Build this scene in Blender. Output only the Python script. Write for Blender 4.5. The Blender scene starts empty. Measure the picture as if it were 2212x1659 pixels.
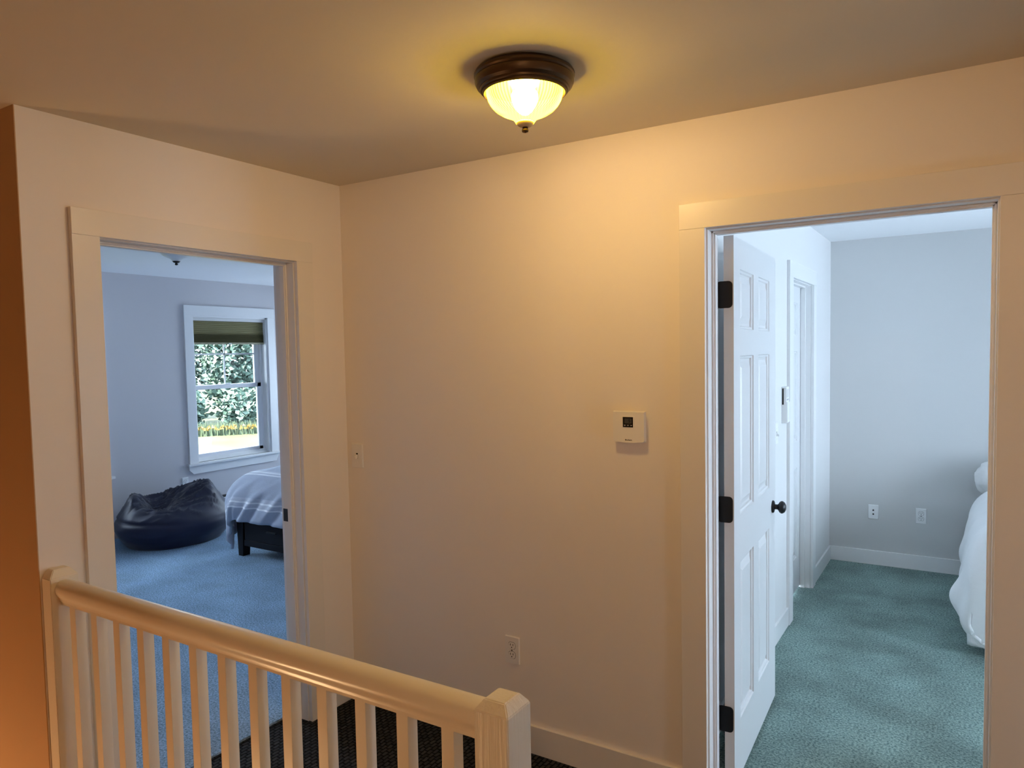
import bpy, bmesh, math, random
from mathutils import Vector, Matrix, noise

# ------------------------------------------------------------------ camera, world, exposure
S = bpy.context.scene
COL = S.collection
H = 2.409                                    # ceiling height
cam_d = bpy.data.cameras.new('camera'); cam = bpy.data.objects.new('camera', cam_d); COL.objects.link(cam)
S.camera = cam
F_PX, PX, PY = 1562.84, 16.30, 16.44
YAW, PITCH, ROLL = 0.55465, -0.054256, -0.018181
cam_d.sensor_fit = 'HORIZONTAL'; cam_d.sensor_width = 36.0
cam_d.lens = F_PX / 2212 * 36.0
cam_d.shift_x = -PX / 2212; cam_d.shift_y = PY / 2212
cam_d.clip_start = 0.02; cam_d.clip_end = 400
cy_, sy_, cp_, sp_ = math.cos(YAW), math.sin(YAW), math.cos(PITCH), math.sin(PITCH)
fw = Vector((-sy_ * cp_, cy_ * cp_, sp_)); rt = Vector((cy_, sy_, 0)); up = rt.cross(fw)
cr, sr = math.cos(ROLL), math.sin(ROLL)
rt, up = cr * rt + sr * up, -sr * rt + cr * up
cam.matrix_world = Matrix(((rt.x, up.x, -fw.x, 2.4891), (rt.y, up.y, -fw.y, -2.4631), (rt.z, up.z, -fw.z, 1.6241), (0, 0, 0, 1)))

S.view_settings.view_transform = 'Standard'
S.view_settings.look = 'None'
S.view_settings.gamma = 1.0
S.view_settings.exposure = 0.40
S.view_settings.use_curve_mapping = False
S.cycles.max_bounces = 12
S.cycles.diffuse_bounces = 7
S.cycles.transparent_max_bounces = 12
S.cycles.sample_clamp_indirect = 6.0
S.cycles.caustics_reflective = False
S.cycles.caustics_refractive = False

SKY = 16.4
world = bpy.data.worlds.new('sky'); S.world = world; world.use_nodes = True
bg = world.node_tree.nodes['Background']
bg.inputs['Color'].default_value = (0.66, 0.79, 0.97, 1); bg.inputs['Strength'].default_value = SKY

sun_d = bpy.data.lights.new('sun', 'SUN'); sun_d.energy = 60.0; sun_d.angle = 0.02; sun_d.color = (1.0, 0.93, 0.80)
sun = bpy.data.objects.new('sun', sun_d); COL.objects.link(sun)
sun.rotation_euler = Vector((0.0, 0.70, -1.0)).to_track_quat('-Z', 'Y').to_euler()

def portal(name, loc, sx, sy, direction):
    d = bpy.data.lights.new(name, 'AREA'); d.shape = 'RECTANGLE'; d.size = sx; d.size_y = sy
    d.cycles.is_portal = True
    o = bpy.data.objects.new(name, d); COL.objects.link(o)
    o.location = loc; o.rotation_euler = Vector(direction).to_track_quat('-Z', 'Z').to_euler()
portal('window_portal', (-4.24, 2.414, 1.31), 0.95, 1.52, (1, 0, 0))
portal('window_portal', (-4.24, 0.545, 1.31), 0.95, 1.52, (1, 0, 0))
portal('window_portal', (4.98, 1.15, 1.31), 0.95, 1.52, (-1, 0, 0))
portal('window_portal', (4.98, 2.40, 1.31), 0.95, 1.52, (-1, 0, 0))

portal('window_portal', (4.47, -0.80, 0.80), 0.42, 0.57, (-1, 0, 0))  # portal of the added hall-end window
for xc in (-3.25, -1.35): portal('window_portal', (xc, 4.48, 1.31), 0.95, 1.52, (0, -1, 0))  # portals of the added far side windows

# ------------------------------------------------------------------ materials
def mat(name, color, rough=0.5, metal=0.0, spec=0.5, coat=0.0, sheen=0.0):
    m = bpy.data.materials.new(name); m.use_nodes = True
    b = m.node_tree.nodes['Principled BSDF']
    b.inputs['Base Color'].default_value = (*color, 1); b.inputs['Roughness'].default_value = rough
    b.inputs['Metallic'].default_value = metal; b.inputs['Specular IOR Level'].default_value = spec
    b.inputs['Coat Weight'].default_value = coat; b.inputs['Sheen Weight'].default_value = sheen
    return m

def add_noise(m, scale=40, detail=3, bump=0.1, dist=0.002, c0=None, c1=None, lo=0.35, hi=0.65, stretch=(1, 1, 1)):
    nt = m.node_tree; N = nt.nodes; b = N['Principled BSDF']
    tc = N.new('ShaderNodeTexCoord'); mp = N.new('ShaderNodeMapping'); mp.inputs['Scale'].default_value = stretch
    nz = N.new('ShaderNodeTexNoise'); nz.inputs['Scale'].default_value = scale; nz.inputs['Detail'].default_value = detail
    nt.links.new(tc.outputs['Object'], mp.inputs[0]); nt.links.new(mp.outputs[0], nz.inputs['Vector'])
    if bump:
        bp = N.new('ShaderNodeBump'); bp.inputs['Strength'].default_value = bump; bp.inputs['Distance'].default_value = dist
        nt.links.new(nz.outputs['Fac'], bp.inputs['Height']); nt.links.new(bp.outputs[0], b.inputs['Normal'])
    if c0:
        cr_ = N.new('ShaderNodeValToRGB'); cr_.color_ramp.elements[0].color = (*c0, 1); cr_.color_ramp.elements[1].color = (*c1, 1)
        cr_.color_ramp.elements[0].position = lo; cr_.color_ramp.elements[1].position = hi
        nt.links.new(nz.outputs['Fac'], cr_.inputs[0]); nt.links.new(cr_.outputs[0], b.inputs['Base Color'])
    return m

M = {}
M['wall'] = add_noise(mat('wall_paint_warm_white', (0.86, 0.80, 0.735), 0.55, spec=0.35), 260, 2, 0.08, 0.001)
M['wall_bed'] = add_noise(mat('wall_paint_grey_white', (0.63, 0.635, 0.635), 0.6, spec=0.3), 260, 2, 0.08, 0.001)
M['wall_left_bed'] = add_noise(mat('wall_paint_pale_grey', (0.62, 0.60, 0.62), 0.6, spec=0.3), 260, 2, 0.08, 0.001)
M['wall_white'] = add_noise(mat('wall_paint_white', (0.76, 0.76, 0.76), 0.6, spec=0.3), 260, 2, 0.08, 0.001)
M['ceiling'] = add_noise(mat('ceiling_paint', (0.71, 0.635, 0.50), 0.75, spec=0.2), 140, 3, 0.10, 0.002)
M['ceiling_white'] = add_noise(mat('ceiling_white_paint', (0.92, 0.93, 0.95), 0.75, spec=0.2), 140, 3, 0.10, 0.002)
M['wall_stairs'] = add_noise(mat('wall_tan', (0.54, 0.345, 0.19), 0.6, spec=0.3), 260, 2, 0.08, 0.001)  # darker, browner tone for all the stairwell walls
M['trim'] = mat('trim_semigloss', (0.82, 0.775, 0.71), 0.34)
M['trim_white'] = mat('trim_white_semigloss', (0.84, 0.845, 0.85), 0.34)
M['rail'] = add_noise(mat('rail_gloss_paint', (0.82, 0.76, 0.65), 0.28), 60, 2, 0.05, 0.001)
M['post'] = add_noise(mat('post_painted_grain', (0.79, 0.74, 0.64), 0.38), 14, 5, 0.5, 0.006, stretch=(9, 9, 0.35))
M['door'] = mat('door_white_paint', (0.76, 0.77, 0.78), 0.32)
M['plastic'] = mat('plate_plastic', (0.84, 0.81, 0.77), 0.35)
M['plastic_white'] = mat('plate_white_plastic', (0.86, 0.87, 0.88), 0.35)
M['dark'] = mat('slot_dark', (0.01, 0.009, 0.008), 0.6)
M['black_metal'] = mat('black_bronze_metal', (0.006, 0.006, 0.007), 0.38, spec=0.4)
M['bronze'] = mat('oil_rubbed_bronze', (0.075, 0.042, 0.020), 0.34, metal=0.65)
M['finial_cap'] = mat('finial_aged_brass', (0.62, 0.46, 0.25), 0.5, metal=0.2)
M['black_wood'] = add_noise(mat('black_stained_wood', (0.0025, 0.0025, 0.005), 0.45, spec=0.22), 20, 4, 0.06, 0.002, stretch=(1, 1, 6))
M['shade'] = mat('olive_cellular_fabric', (0.20, 0.18, 0.085), 0.8)
M['shade_rail'] = mat('shade_rail', (0.70, 0.70, 0.70), 0.5)
M['shade_bottom'] = mat('shade_bottom_rail', (0.30, 0.28, 0.18), 0.5)
M['lcd'] = mat('lcd_glass', (0.012, 0.014, 0.018), 0.12)
M['lcd_digit'] = mat('lcd_digit', (0.05, 0.05, 0.045), 0.4)
M['print'] = mat('printed_ink', (0.03, 0.025, 0.022), 0.6)
M['print_light'] = mat('printed_light_ink', (0.45, 0.45, 0.50), 0.6)
M['sash'] = mat('window_vinyl', (0.78, 0.79, 0.82), 0.4)
M['heater'] = mat('heater_enamel', (0.66, 0.66, 0.67), 0.4)
M['mattress'] = mat('mattress_cover', (0.75, 0.75, 0.76), 0.8)
M['lamp_off'] = mat('frosted_glass_unlit', (0.80, 0.82, 0.84), 0.35)
M['lawn'] = add_noise(mat('lawn_grass', (0.05, 0.055, 0.018), 0.9, spec=0.1), 0.5, 8, 0, 0, (0.034, 0.041, 0.018), (0.052, 0.054, 0.030))
M['bark'] = mat('bark', (0.06, 0.05, 0.045), 0.9)
M['leaf_a'] = mat('leaf_dark', (0.028, 0.052, 0.045), 0.6, spec=0.3)
M['leaf_b'] = mat('leaf_mid', (0.045, 0.075, 0.058), 0.6, spec=0.3)
M['flower'] = mat('yellow_flower', (0.10, 0.06, 0.004), 0.7)
M['fern'] = mat('tall_grass', (0.028, 0.045, 0.022), 0.8)
M['tread'] = mat('stair_tread', (0.30, 0.17, 0.08), 0.35)
M['bean'] = add_noise(mat('navy_cotton', (0.008, 0.011, 0.036), 0.5, spec=0.35, sheen=0.15), 500, 2, 0.1, 0.001)
M['white_duvet'] = add_noise(mat('white_cotton', (0.86, 0.87, 0.88), 0.85, spec=0.15), 9, 4, 0.25, 0.02)
M['pillow'] = add_noise(mat('white_pillowcase', (0.80, 0.80, 0.80), 0.85, spec=0.15), 12, 3, 0.3, 0.02)

def carpet(name, c0, c1, big0, big1):
    m = mat(name, c0, 0.95, spec=0.05, sheen=0.15); nt = m.node_tree; N = nt.nodes; b = N['Principled BSDF']; L = nt.links
    tc = N.new('ShaderNodeTexCoord')
    n1 = N.new('ShaderNodeTexNoise'); n1.inputs['Scale'].default_value = 105; n1.inputs['Detail'].default_value = 4; n1.inputs['Roughness'].default_value = 0.7
    n2 = N.new('ShaderNodeTexNoise'); n2.inputs['Scale'].default_value = 3.2; n2.inputs['Detail'].default_value = 3
    L.new(tc.outputs['Object'], n1.inputs['Vector']); L.new(tc.outputs['Object'], n2.inputs['Vector'])
    r1 = N.new('ShaderNodeValToRGB'); r1.color_ramp.elements[0].color = (*c0, 1); r1.color_ramp.elements[1].color = (*c1, 1)
    r1.color_ramp.elements[0].position = 0.36; r1.color_ramp.elements[1].position = 0.62
    r2 = N.new('ShaderNodeMapRange'); r2.inputs['From Min'].default_value = 0.35; r2.inputs['From Max'].default_value = 0.65
    r2.inputs['To Min'].default_value = big0; r2.inputs['To Max'].default_value = big1
    mx = N.new('ShaderNodeVectorMath'); mx.operation = 'SCALE'
    L.new(n1.outputs['Fac'], r1.inputs[0]); L.new(n2.outputs['Fac'], r2.inputs['Value'])
    L.new(r1.outputs[0], mx.inputs[0]); L.new(r2.outputs[0], mx.inputs['Scale']); L.new(mx.outputs[0], b.inputs['Base Color'])
    bp = N.new('ShaderNodeBump'); bp.inputs['Strength'].default_value = 0.9; bp.inputs['Distance'].default_value = 0.012
    L.new(n1.outputs['Fac'], bp.inputs['Height']); L.new(bp.outputs[0], b.inputs['Normal'])
    return m
M['carpet_blue'] = carpet('blue_grey_plush_carpet', (0.11, 0.23, 0.37), (0.50, 0.72, 0.97), 0.85, 1.08)
M['carpet_teal'] = carpet('teal_grey_plush_carpet', (0.045, 0.12, 0.115), (0.36, 0.50, 0.46), 0.72, 1.15)

def hall_carpet():
    m = mat('charcoal_loop_carpet', (0.03, 0.03, 0.032), 0.9, spec=0.1); nt = m.node_tree; N = nt.nodes; b = N['Principled BSDF']; L = nt.links
    tc = N.new('ShaderNodeTexCoord'); mp = N.new('ShaderNodeMapping'); mp.inputs['Rotation'].default_value = (0, 0, math.pi / 2)
    nz = N.new('ShaderNodeTexNoise'); nz.inputs['Scale'].default_value = 30; nz.inputs['Detail'].default_value = 2
    ad = N.new('ShaderNodeVectorMath'); ad.operation = 'MULTIPLY_ADD'; ad.inputs[1].default_value = (0.012, 0.012, 0)
    br = N.new('ShaderNodeTexBrick'); br.inputs['Scale'].default_value = 1.0
    br.inputs['Brick Width'].default_value = 0.034; br.inputs['Row Height'].default_value = 0.019; br.inputs['Mortar Size'].default_value = 0.0045
    br.inputs['Mortar Smooth'].default_value = 0.9
    br.inputs['Color1'].default_value = (0.055, 0.056, 0.060, 1); br.inputs['Color2'].default_value = (0.030, 0.031, 0.034, 1); br.inputs['Mortar'].default_value = (0.004, 0.004, 0.004, 1)
    L.new(tc.outputs['Object'], mp.inputs[0]); L.new(tc.outputs['Object'], nz.inputs['Vector'])
    L.new(nz.outputs['Color'], ad.inputs[0]); L.new(mp.outputs[0], ad.inputs[2]); L.new(ad.outputs[0], br.inputs['Vector'])
    L.new(br.outputs['Color'], b.inputs['Base Color'])
    bp = N.new('ShaderNodeBump'); bp.invert = True; bp.inputs['Strength'].default_value = 1.0; bp.inputs['Distance'].default_value = 0.012
    L.new(br.outputs['Fac'], bp.inputs['Height']); L.new(bp.outputs[0], b.inputs['Normal'])
    return m
M['carpet_hall'] = hall_carpet()

def striped_duvet():
    m = mat('striped_blue_grey_cotton', (0.5, 0.55, 0.62), 0.85, spec=0.15); nt = m.node_tree; N = nt.nodes; b = N['Principled BSDF']; L = nt.links
    uv = N.new('ShaderNodeTexCoord'); sp = N.new('ShaderNodeSeparateXYZ'); L.new(uv.outputs['UV'], sp.inputs[0])
    fr = N.new('ShaderNodeMath'); fr.operation = 'FRACT'
    ml = N.new('ShaderNodeMath'); ml.operation = 'MULTIPLY'; ml.inputs[1].default_value = 1 / 0.30
    L.new(sp.outputs['Y'], ml.inputs[0]); L.new(ml.outputs[0], fr.inputs[0])
    rp = N.new('ShaderNodeValToRGB'); rp.color_ramp.interpolation = 'CONSTANT'
    e = rp.color_ramp.elements
    base = (0.40, 0.44, 0.54, 1); pale = (0.78, 0.80, 0.86, 1); mid = (0.50, 0.53, 0.62, 1)
    e[0].position = 0; e[0].color = base
    e[1].position = 0.52; e[1].color = pale
    for p, c in ((0.56, mid), (0.66, pale), (0.70, mid), (0.80, base)):
        x = e.new(p); x.color = c
    L.new(fr.outputs[0], rp.inputs[0]); L.new(rp.outputs[0], b.inputs['Base Color'])
    tc2 = N.new('ShaderNodeTexNoise'); tc2.inputs['Scale'].default_value = 11; tc2.inputs['Detail'].default_value = 4
    L.new(uv.outputs['Object'], tc2.inputs['Vector'])
    bp = N.new('ShaderNodeBump'); bp.inputs['Strength'].default_value = 0.3; bp.inputs['Distance'].default_value = 0.02
    L.new(tc2.outputs['Fac'], bp.inputs['Height']); L.new(bp.outputs[0], b.inputs['Normal'])
    return m
M['duvet_striped'] = striped_duvet()

def emit(name, color, strength, transp=0.0, rib=None):
    m = bpy.data.materials.new(name); m.use_nodes = True; nt = m.node_tree; N = nt.nodes; N.clear(); L = nt.links
    out = N.new('ShaderNodeOutputMaterial'); em = N.new('ShaderNodeEmission')
    em.inputs['Color'].default_value = (*color, 1); em.inputs['Strength'].default_value = strength
    if rib:                                       # radial ribs pressed into the glass
        tc = N.new('ShaderNodeTexCoord'); gr = N.new('ShaderNodeTexGradient'); gr.gradient_type = 'RADIAL'; L.new(tc.outputs['Object'], gr.inputs[0])
        m1 = N.new('ShaderNodeMath'); m1.operation = 'MULTIPLY'; m1.inputs[1].default_value = 2 * math.pi * 64; L.new(gr.outputs['Fac'], m1.inputs[0])
        m2 = N.new('ShaderNodeMath'); m2.operation = 'SINE'; L.new(m1.outputs[0], m2.inputs[0])
        m3 = N.new('ShaderNodeMapRange'); m3.inputs['From Min'].default_value = -1; L.new(m2.outputs[0], m3.inputs['Value'])
        mc = N.new('ShaderNodeMix'); mc.data_type = 'RGBA'; mc.inputs['A'].default_value = (*color, 1); mc.inputs['B'].default_value = (*rib, 1)
        L.new(m3.outputs[0], mc.inputs['Factor']); L.new(mc.outputs['Result'], em.inputs['Color'])
    if transp:
        mx = N.new('ShaderNodeMixShader'); tr = N.new('ShaderNodeBsdfTransparent'); tr.inputs['Color'].default_value = (1, 0.97, 0.9, 1)
        mx.inputs['Fac'].default_value = transp; L.new(em.outputs[0], mx.inputs[1]); L.new(tr.outputs[0], mx.inputs[2]); L.new(mx.outputs[0], out.inputs[0])
    else: L.new(em.outputs[0], out.inputs[0])
    return m
LAMP = (1.0, 0.65, 0.48)
M['bulb'] = emit('glowing_bulb', LAMP, 370)
M['bulb_fill'] = emit('glowing_fill_bulb', LAMP, 960)  # bulb of the added fill lamp, stronger than the main bulb
M['lamp_glass'] = emit('amber_ribbed_glass_lit', (1.0, 0.66, 0.006), 30.0, 0.33, (1.0, 0.66, 0.022))
M['lamp_glass_fill'] = emit('fill_lamp_amber_glass', (1.0, 0.68, 0.030), 20.0, 0.33)  # glass of the added lamp behind the viewpoint
M['sconce_glow'] = emit('sconce_glow', (1.0, 0.64, 0.32), 88.0)

def glass():
    m = bpy.data.materials.new('window_glass'); m.use_nodes = True; nt = m.node_tree; N = nt.nodes; N.clear(); L = nt.links
    out = N.new('ShaderNodeOutputMaterial'); mx = N.new('ShaderNodeMixShader'); tr = N.new('ShaderNodeBsdfTransparent'); gl = N.new('ShaderNodeBsdfGlossy')
    tr.inputs['Color'].default_value = (0.97, 0.99, 0.99, 1); gl.inputs['Roughness'].default_value = 0.02
    fz = N.new('ShaderNodeFresnel'); fz.inputs['IOR'].default_value = 1.45
    L.new(fz.outputs[0], mx.inputs['Fac']); L.new(tr.outputs[0], mx.inputs[1]); L.new(gl.outputs[0], mx.inputs[2]); L.new(mx.outputs[0], out.inputs[0])
    return m
M['glass'] = glass()

# ------------------------------------------------------------------ helpers
def base_of(parent):
    v = Vector((0, 0, 0)); p = parent
    while p is not None:
        v += p.location; p = p.parent
    return v

def obj(name, bm, m, parent=None, local=False, smooth=False, label=None):
    if parent is not None and not local:
        bmesh.ops.translate(bm, verts=bm.verts, vec=-base_of(parent))
    me = bpy.data.meshes.new(name); bm.normal_update(); bm.to_mesh(me); bm.free()
    if smooth:
        for p in me.polygons: p.use_smooth = True
    if isinstance(m, (list, tuple)):
        for q in m: me.materials.append(M[q])
    else: me.materials.append(M[m])
    o = bpy.data.objects.new(name, me); COL.objects.link(o)
    if parent is not None: o.parent = parent
    if label: o['label'] = label
    return o

def add_box(bm, x0, x1, y0, y1, z0, z1, bevel=0.0):
    r = bmesh.ops.create_cube(bm, size=1.0)
    vs = r['verts']
    for v in vs:
        v.co = Vector((x0 + (v.co.x + .5) * (x1 - x0), y0 + (v.co.y + .5) * (y1 - y0), z0 + (v.co.z + .5) * (z1 - z0)))
    if bevel:
        es = list({e for v in vs for e in v.link_edges})
        bmesh.ops.bevel(bm, geom=es, offset=bevel, segments=2, profile=0.6, affect='EDGES')
    return vs

def box(name, b, m, parent=None, bevel=0.0, local=False, label=None):
    bm = bmesh.new(); add_box(bm, *b, bevel=bevel)
    return obj(name, bm, m, parent, local, label=label)

def boxes(name, bs, m, parent=None, bevel=0.0, local=False):
    bm = bmesh.new()
    for b in bs: add_box(bm, *b, bevel=bevel)
    return obj(name, bm, m, parent, local)

def thing(name, loc, label=None, cat=None, group=None, kind=None, rz=0.0):
    o = bpy.data.objects.new(name, None); COL.objects.link(o); o.empty_display_size = 0.05
    o.location = loc; o.rotation_euler = (0, 0, rz)
    return tag(o, label, cat, group, kind)

def tag(o, label=None, cat=None, group=None, kind=None):
    if label: o['label'] = label
    if cat: o['category'] = cat
    if group: o['group'] = group
    if kind: o['kind'] = kind
    return o

def struct(o, label, cat):
    return tag(o, label, cat, None, 'structure')

def lathe(bm, prof, n=48, c=(0, 0, 0), ax='z', close=True):
    rings = []
    for r, h in prof:
        ring = []
        for i in range(n):
            a = 2 * math.pi * i / n
            if ax == 'z': p = (c[0] + r * math.cos(a), c[1] + r * math.sin(a), c[2] + h)
            elif ax == 'x': p = (c[0] + h, c[1] + r * math.cos(a), c[2] + r * math.sin(a))
            else: p = (c[0] + r * math.cos(a), c[1] + h, c[2] + r * math.sin(a))
            ring.append(bm.verts.new(p))
        rings.append(ring)
    for a, b in zip(rings, rings[1:]):
        for i in range(n):
            j = (i + 1) % n
            bm.faces.new((a[i], a[j], b[j], b[i]))
    if close:
        for ring in (rings[0], rings[-1]):
            try: bm.faces.new(ring)
            except ValueError: pass
    bmesh.ops.recalc_face_normals(bm, faces=bm.faces)

def prism(bm, pts, axis, a, b):
    """extrude polygon pts (2D) along an axis between a and b"""
    def P(p, t):
        return {'x': (t, p[0], p[1]), 'y': (p[0], t, p[1]), 'z': (p[0], p[1], t)}[axis]
    A = [bm.verts.new(P(p, a)) for p in pts]; B = [bm.verts.new(P(p, b)) for p in pts]
    n = len(pts); bm.faces.new(A); bm.faces.new(B[::-1])
    for i in range(n): bm.faces.new((A[i], B[i], B[(i + 1) % n], A[(i + 1) % n]))
    bmesh.ops.recalc_face_normals(bm, faces=bm.faces)

def rrect(x0, x1, z0, z1, r, k=5):
    pts = []
    for cx, cz, a0 in ((x1 - r, z1 - r, 0), (x0 + r, z1 - r, 90), (x0 + r, z0 + r, 180), (x1 - r, z0 + r, 270)):
        for i in range(k + 1):
            a = math.radians(a0 + 90 * i / k); pts.append((cx + r * math.cos(a), cz + r * math.sin(a)))
    return pts

def text(name, body, size, loc, rot, m, parent, align='CENTER'):
    cu = bpy.data.curves.new(name, 'FONT'); cu.body = body; cu.size = size; cu.align_x = align; cu.align_y = 'CENTER'; cu.extrude = 0.0002; cu.offset = 0.0002
    to = bpy.data.objects.new(name, cu); COL.objects.link(to)
    dg = bpy.context.evaluated_depsgraph_get()
    me = bpy.data.meshes.new_from_object(to.evaluated_get(dg)); bpy.data.objects.remove(to)
    me.name = name; me.materials.clear(); me.materials.append(M[m])
    o = bpy.data.objects.new(name, me); COL.objects.link(o); o.parent = parent
    o.location = Vector(loc) - base_of(parent); o.rotation_euler = rot
    return o

# ------------------------------------------------------------------ numbers read from the place
WT = 0.115                                       # partition thickness
YE = -1.3497                                     # end of the left wall (stairwell corner)
AL, AR, ZO = -1.1198, -0.2843, 2.035             # left doorway, casing inner edges
BL, BR = 1.7247, 2.5617                          # right doorway
CW, HW, CT = 0.090, 0.0873, 0.019                # casing width, head height, thickness
XW = -4.069                                      # window wall of the left bedroom
YR, XR = 3.429, 1.607                            # far wall and closet wall of the right bedroom
FZ = -0.010                                      # hall floor level
TOP = H + 0.02

# ------------------------------------------------------------------ the setting
RO = 0.022
struct(boxes('wall_left', [
    (-WT, 0, YE, AL - RO, -0.3, TOP), (-WT, 0, AR + RO, 0.0, -0.3, TOP), (-WT, 0, AL - RO, AR + RO, ZO + RO, TOP)], 'wall'),
    'beige hall wall with the doorway to the window bedroom', 'wall')
struct(boxes('wall_back', [
    (-WT, BL - RO, 0, WT, -0.3, TOP), (BR + RO, 4.3, 0, WT, -0.3, TOP), (BL - RO, BR + RO, 0, WT, ZO + RO, TOP)], 'wall'),
    'long beige hall wall carrying the thermostat', 'wall')
struct(boxes('wall_stairs', [(-2.8, -WT, YE, YE + WT, -2.75, TOP), (-2.8, 0.0, YE - 0.003, YE, -2.75, TOP)], 'wall_stairs'), 'tan wall of the stairwell at the far left', 'wall')
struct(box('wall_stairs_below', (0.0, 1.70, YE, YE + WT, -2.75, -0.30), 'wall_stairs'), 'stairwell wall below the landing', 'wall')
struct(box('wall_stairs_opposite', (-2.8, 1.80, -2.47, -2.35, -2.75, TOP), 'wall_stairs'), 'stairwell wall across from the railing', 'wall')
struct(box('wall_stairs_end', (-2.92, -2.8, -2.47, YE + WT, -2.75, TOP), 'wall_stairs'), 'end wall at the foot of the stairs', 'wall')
struct(box('wall_hall_left', (1.68, 1.80, -3.82, -2.47, -0.3, TOP), 'wall'), 'hall wall beside the stair head', 'wall')
struct(box('wall_hall_front', (1.68, 4.42, -3.94, -3.82, -0.3, TOP), 'wall'), 'hall wall behind the viewpoint', 'wall')
HWY, HWZ = (-1.00, -0.60), (0.525, 1.075)          # small unseen window added at the hall's end for cool fill light
struct(boxes('wall_hall_right', [(4.30, 4.46, -3.82, HWY[0], -0.3, TOP), (4.30, 4.46, HWY[1], 0.0, -0.3, TOP), (4.30, 4.46, HWY[0], HWY[1], -0.3, HWZ[0]), (4.30, 4.46, HWY[0], HWY[1], HWZ[1], TOP)], 'wall'), 'right end wall of the hall', 'wall')
# left bedroom shell
LBY0, LBY1 = YE + WT, 4.3
W1, W2 = (1.962, 2.865), (0.093, 0.996)          # window openings (y)
WZ0, WZ1 = 0.575, 2.051
XO = XW - 0.16
struct(boxes('wall_window_side', [
    (XO, XW, LBY0 - 0.12, W2[0], -0.3, TOP), (XO, XW, W2[1], W1[0], -0.3, TOP), (XO, XW, W1[1], LBY1 + 0.12, -0.3, TOP),
    (XO, XW, W2[0], W2[1], -0.3, WZ0), (XO, XW, W1[0], W1[1], -0.3, WZ0), (XO, XW, W2[0], W2[1], WZ1, TOP), (XO, XW, W1[0], W1[1], WZ1, TOP)], 'wall_left_bed'),
    'cool grey bedroom wall around the window', 'wall')
struct(box('wall_left_bedroom_near', (XW, -WT, LBY0, LBY0 + 0.02, -0.02, TOP), 'wall_left_bed'), 'near side wall of the window bedroom', 'wall')
NW = [(-3.7015, -2.7985), (-1.8015, -0.8985)]      # unseen windows added in the far side wall (x) to brighten the bedroom
struct(boxes('wall_left_bedroom_end', [(XW, NW[0][0], LBY1, LBY1 + 0.16, -0.3, TOP), (NW[0][1], NW[1][0], LBY1, LBY1 + 0.16, -0.3, TOP), (NW[1][1], -WT, LBY1, LBY1 + 0.16, -0.3, TOP)] +
    [(a, b, LBY1, LBY1 + 0.16, z0, z1) for a, b in NW for z0, z1 in ((-0.3, WZ0), (WZ1, TOP))], 'wall_left_bed'), 'far side wall of the window bedroom', 'wall')
struct(box('wall_left_bedroom_head', (-WT - 0.02, -0.02, 0.05, LBY1 + 0.12, -0.3, TOP), 'wall_left_bed'), 'wall of the window bedroom beyond the doorway', 'wall')
# right bedroom shell
CY0, CY1, CZ1 = 1.982, 2.640, 2.030              # closet opening
struct(boxes('wall_closet_side', [
    (XR - 0.115, XR, WT, CY0 - RO, -0.3, TOP), (XR - 0.115, XR, CY1 + RO, YR + 0.12, -0.3, TOP), (XR - 0.115, XR, CY0 - RO, CY1 + RO, CZ1 + RO, TOP)], 'wall_white'),
    'white bedroom wall with the closet door', 'wall')
struct(box('wall_far', (XR - 0.115, 5.1, YR, YR + 0.12, -0.3, TOP), 'wall_bed'), 'pale grey end wall of the white bedroom', 'wall')
RW = [(0.69, 1.60), (1.94, 2.85)]
XE = 4.80
struct(boxes('wall_bedroom_right', [
    (XE, XE + 0.16, WT, RW[0][0], -0.3, TOP), (XE, XE + 0.16, RW[0][1], RW[1][0], -0.3, TOP), (XE, XE + 0.16, RW[1][1], YR, -0.3, TOP),
    (XE, XE + 0.16, RW[0][0], RW[0][1], -0.3, WZ0), (XE, XE + 0.16, RW[1][0], RW[1][1], -0.3, WZ0),
    (XE, XE + 0.16, RW[0][0], RW[0][1], WZ1, TOP), (XE, XE + 0.16, RW[1][0], RW[1][1], WZ1, TOP)], 'wall_white'),
    'window wall of the white bedroom', 'wall')
struct(box('wall_bedroom_near', (4.3, 5.0, WT - 0.115, WT, -0.3, TOP), 'wall_white'), 'near wall of the white bedroom', 'wall')
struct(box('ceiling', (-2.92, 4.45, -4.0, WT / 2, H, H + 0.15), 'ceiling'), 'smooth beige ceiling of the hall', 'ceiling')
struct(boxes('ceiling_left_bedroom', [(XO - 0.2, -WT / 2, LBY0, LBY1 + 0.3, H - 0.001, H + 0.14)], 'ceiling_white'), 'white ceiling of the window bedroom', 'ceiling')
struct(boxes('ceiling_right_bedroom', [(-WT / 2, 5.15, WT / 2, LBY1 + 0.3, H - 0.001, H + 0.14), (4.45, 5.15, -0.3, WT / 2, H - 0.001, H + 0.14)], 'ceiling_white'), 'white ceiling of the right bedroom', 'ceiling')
# floors
struct(boxes('floor', [
    (-0.116, 0, AL - RO, AR + RO, -0.3, FZ), (0, 1.70, YE, 0, -0.3, FZ), (1.70, 4.3, -3.82, 0, -0.3, FZ), (BL - RO, BR + RO, 0, 0.060, -0.3, FZ)], 'carpet_hall'),
    'charcoal looped carpet of the landing', 'floor')
struct(box('floor_left_bedroom', (XW, -0.116, LBY0, LBY1, -0.3, 0.0), 'carpet_blue'), 'blue grey plush carpet of the window bedroom', 'floor')
struct(boxes('floor_right_bedroom', [(XR - 0.1, XE, WT, YR, -0.3, 0.0), (BL - RO, BR + RO, 0.060, WT, -0.3, 0.0)], 'carpet_teal'), 'teal grey plush carpet of the white bedroom', 'floor')
struct(box('floor_downstairs', (-2.8, 1.7, -2.35, YE, -2.85, -2.75), 'carpet_hall'), 'floor at the foot of the stairs', 'floor')
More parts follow.
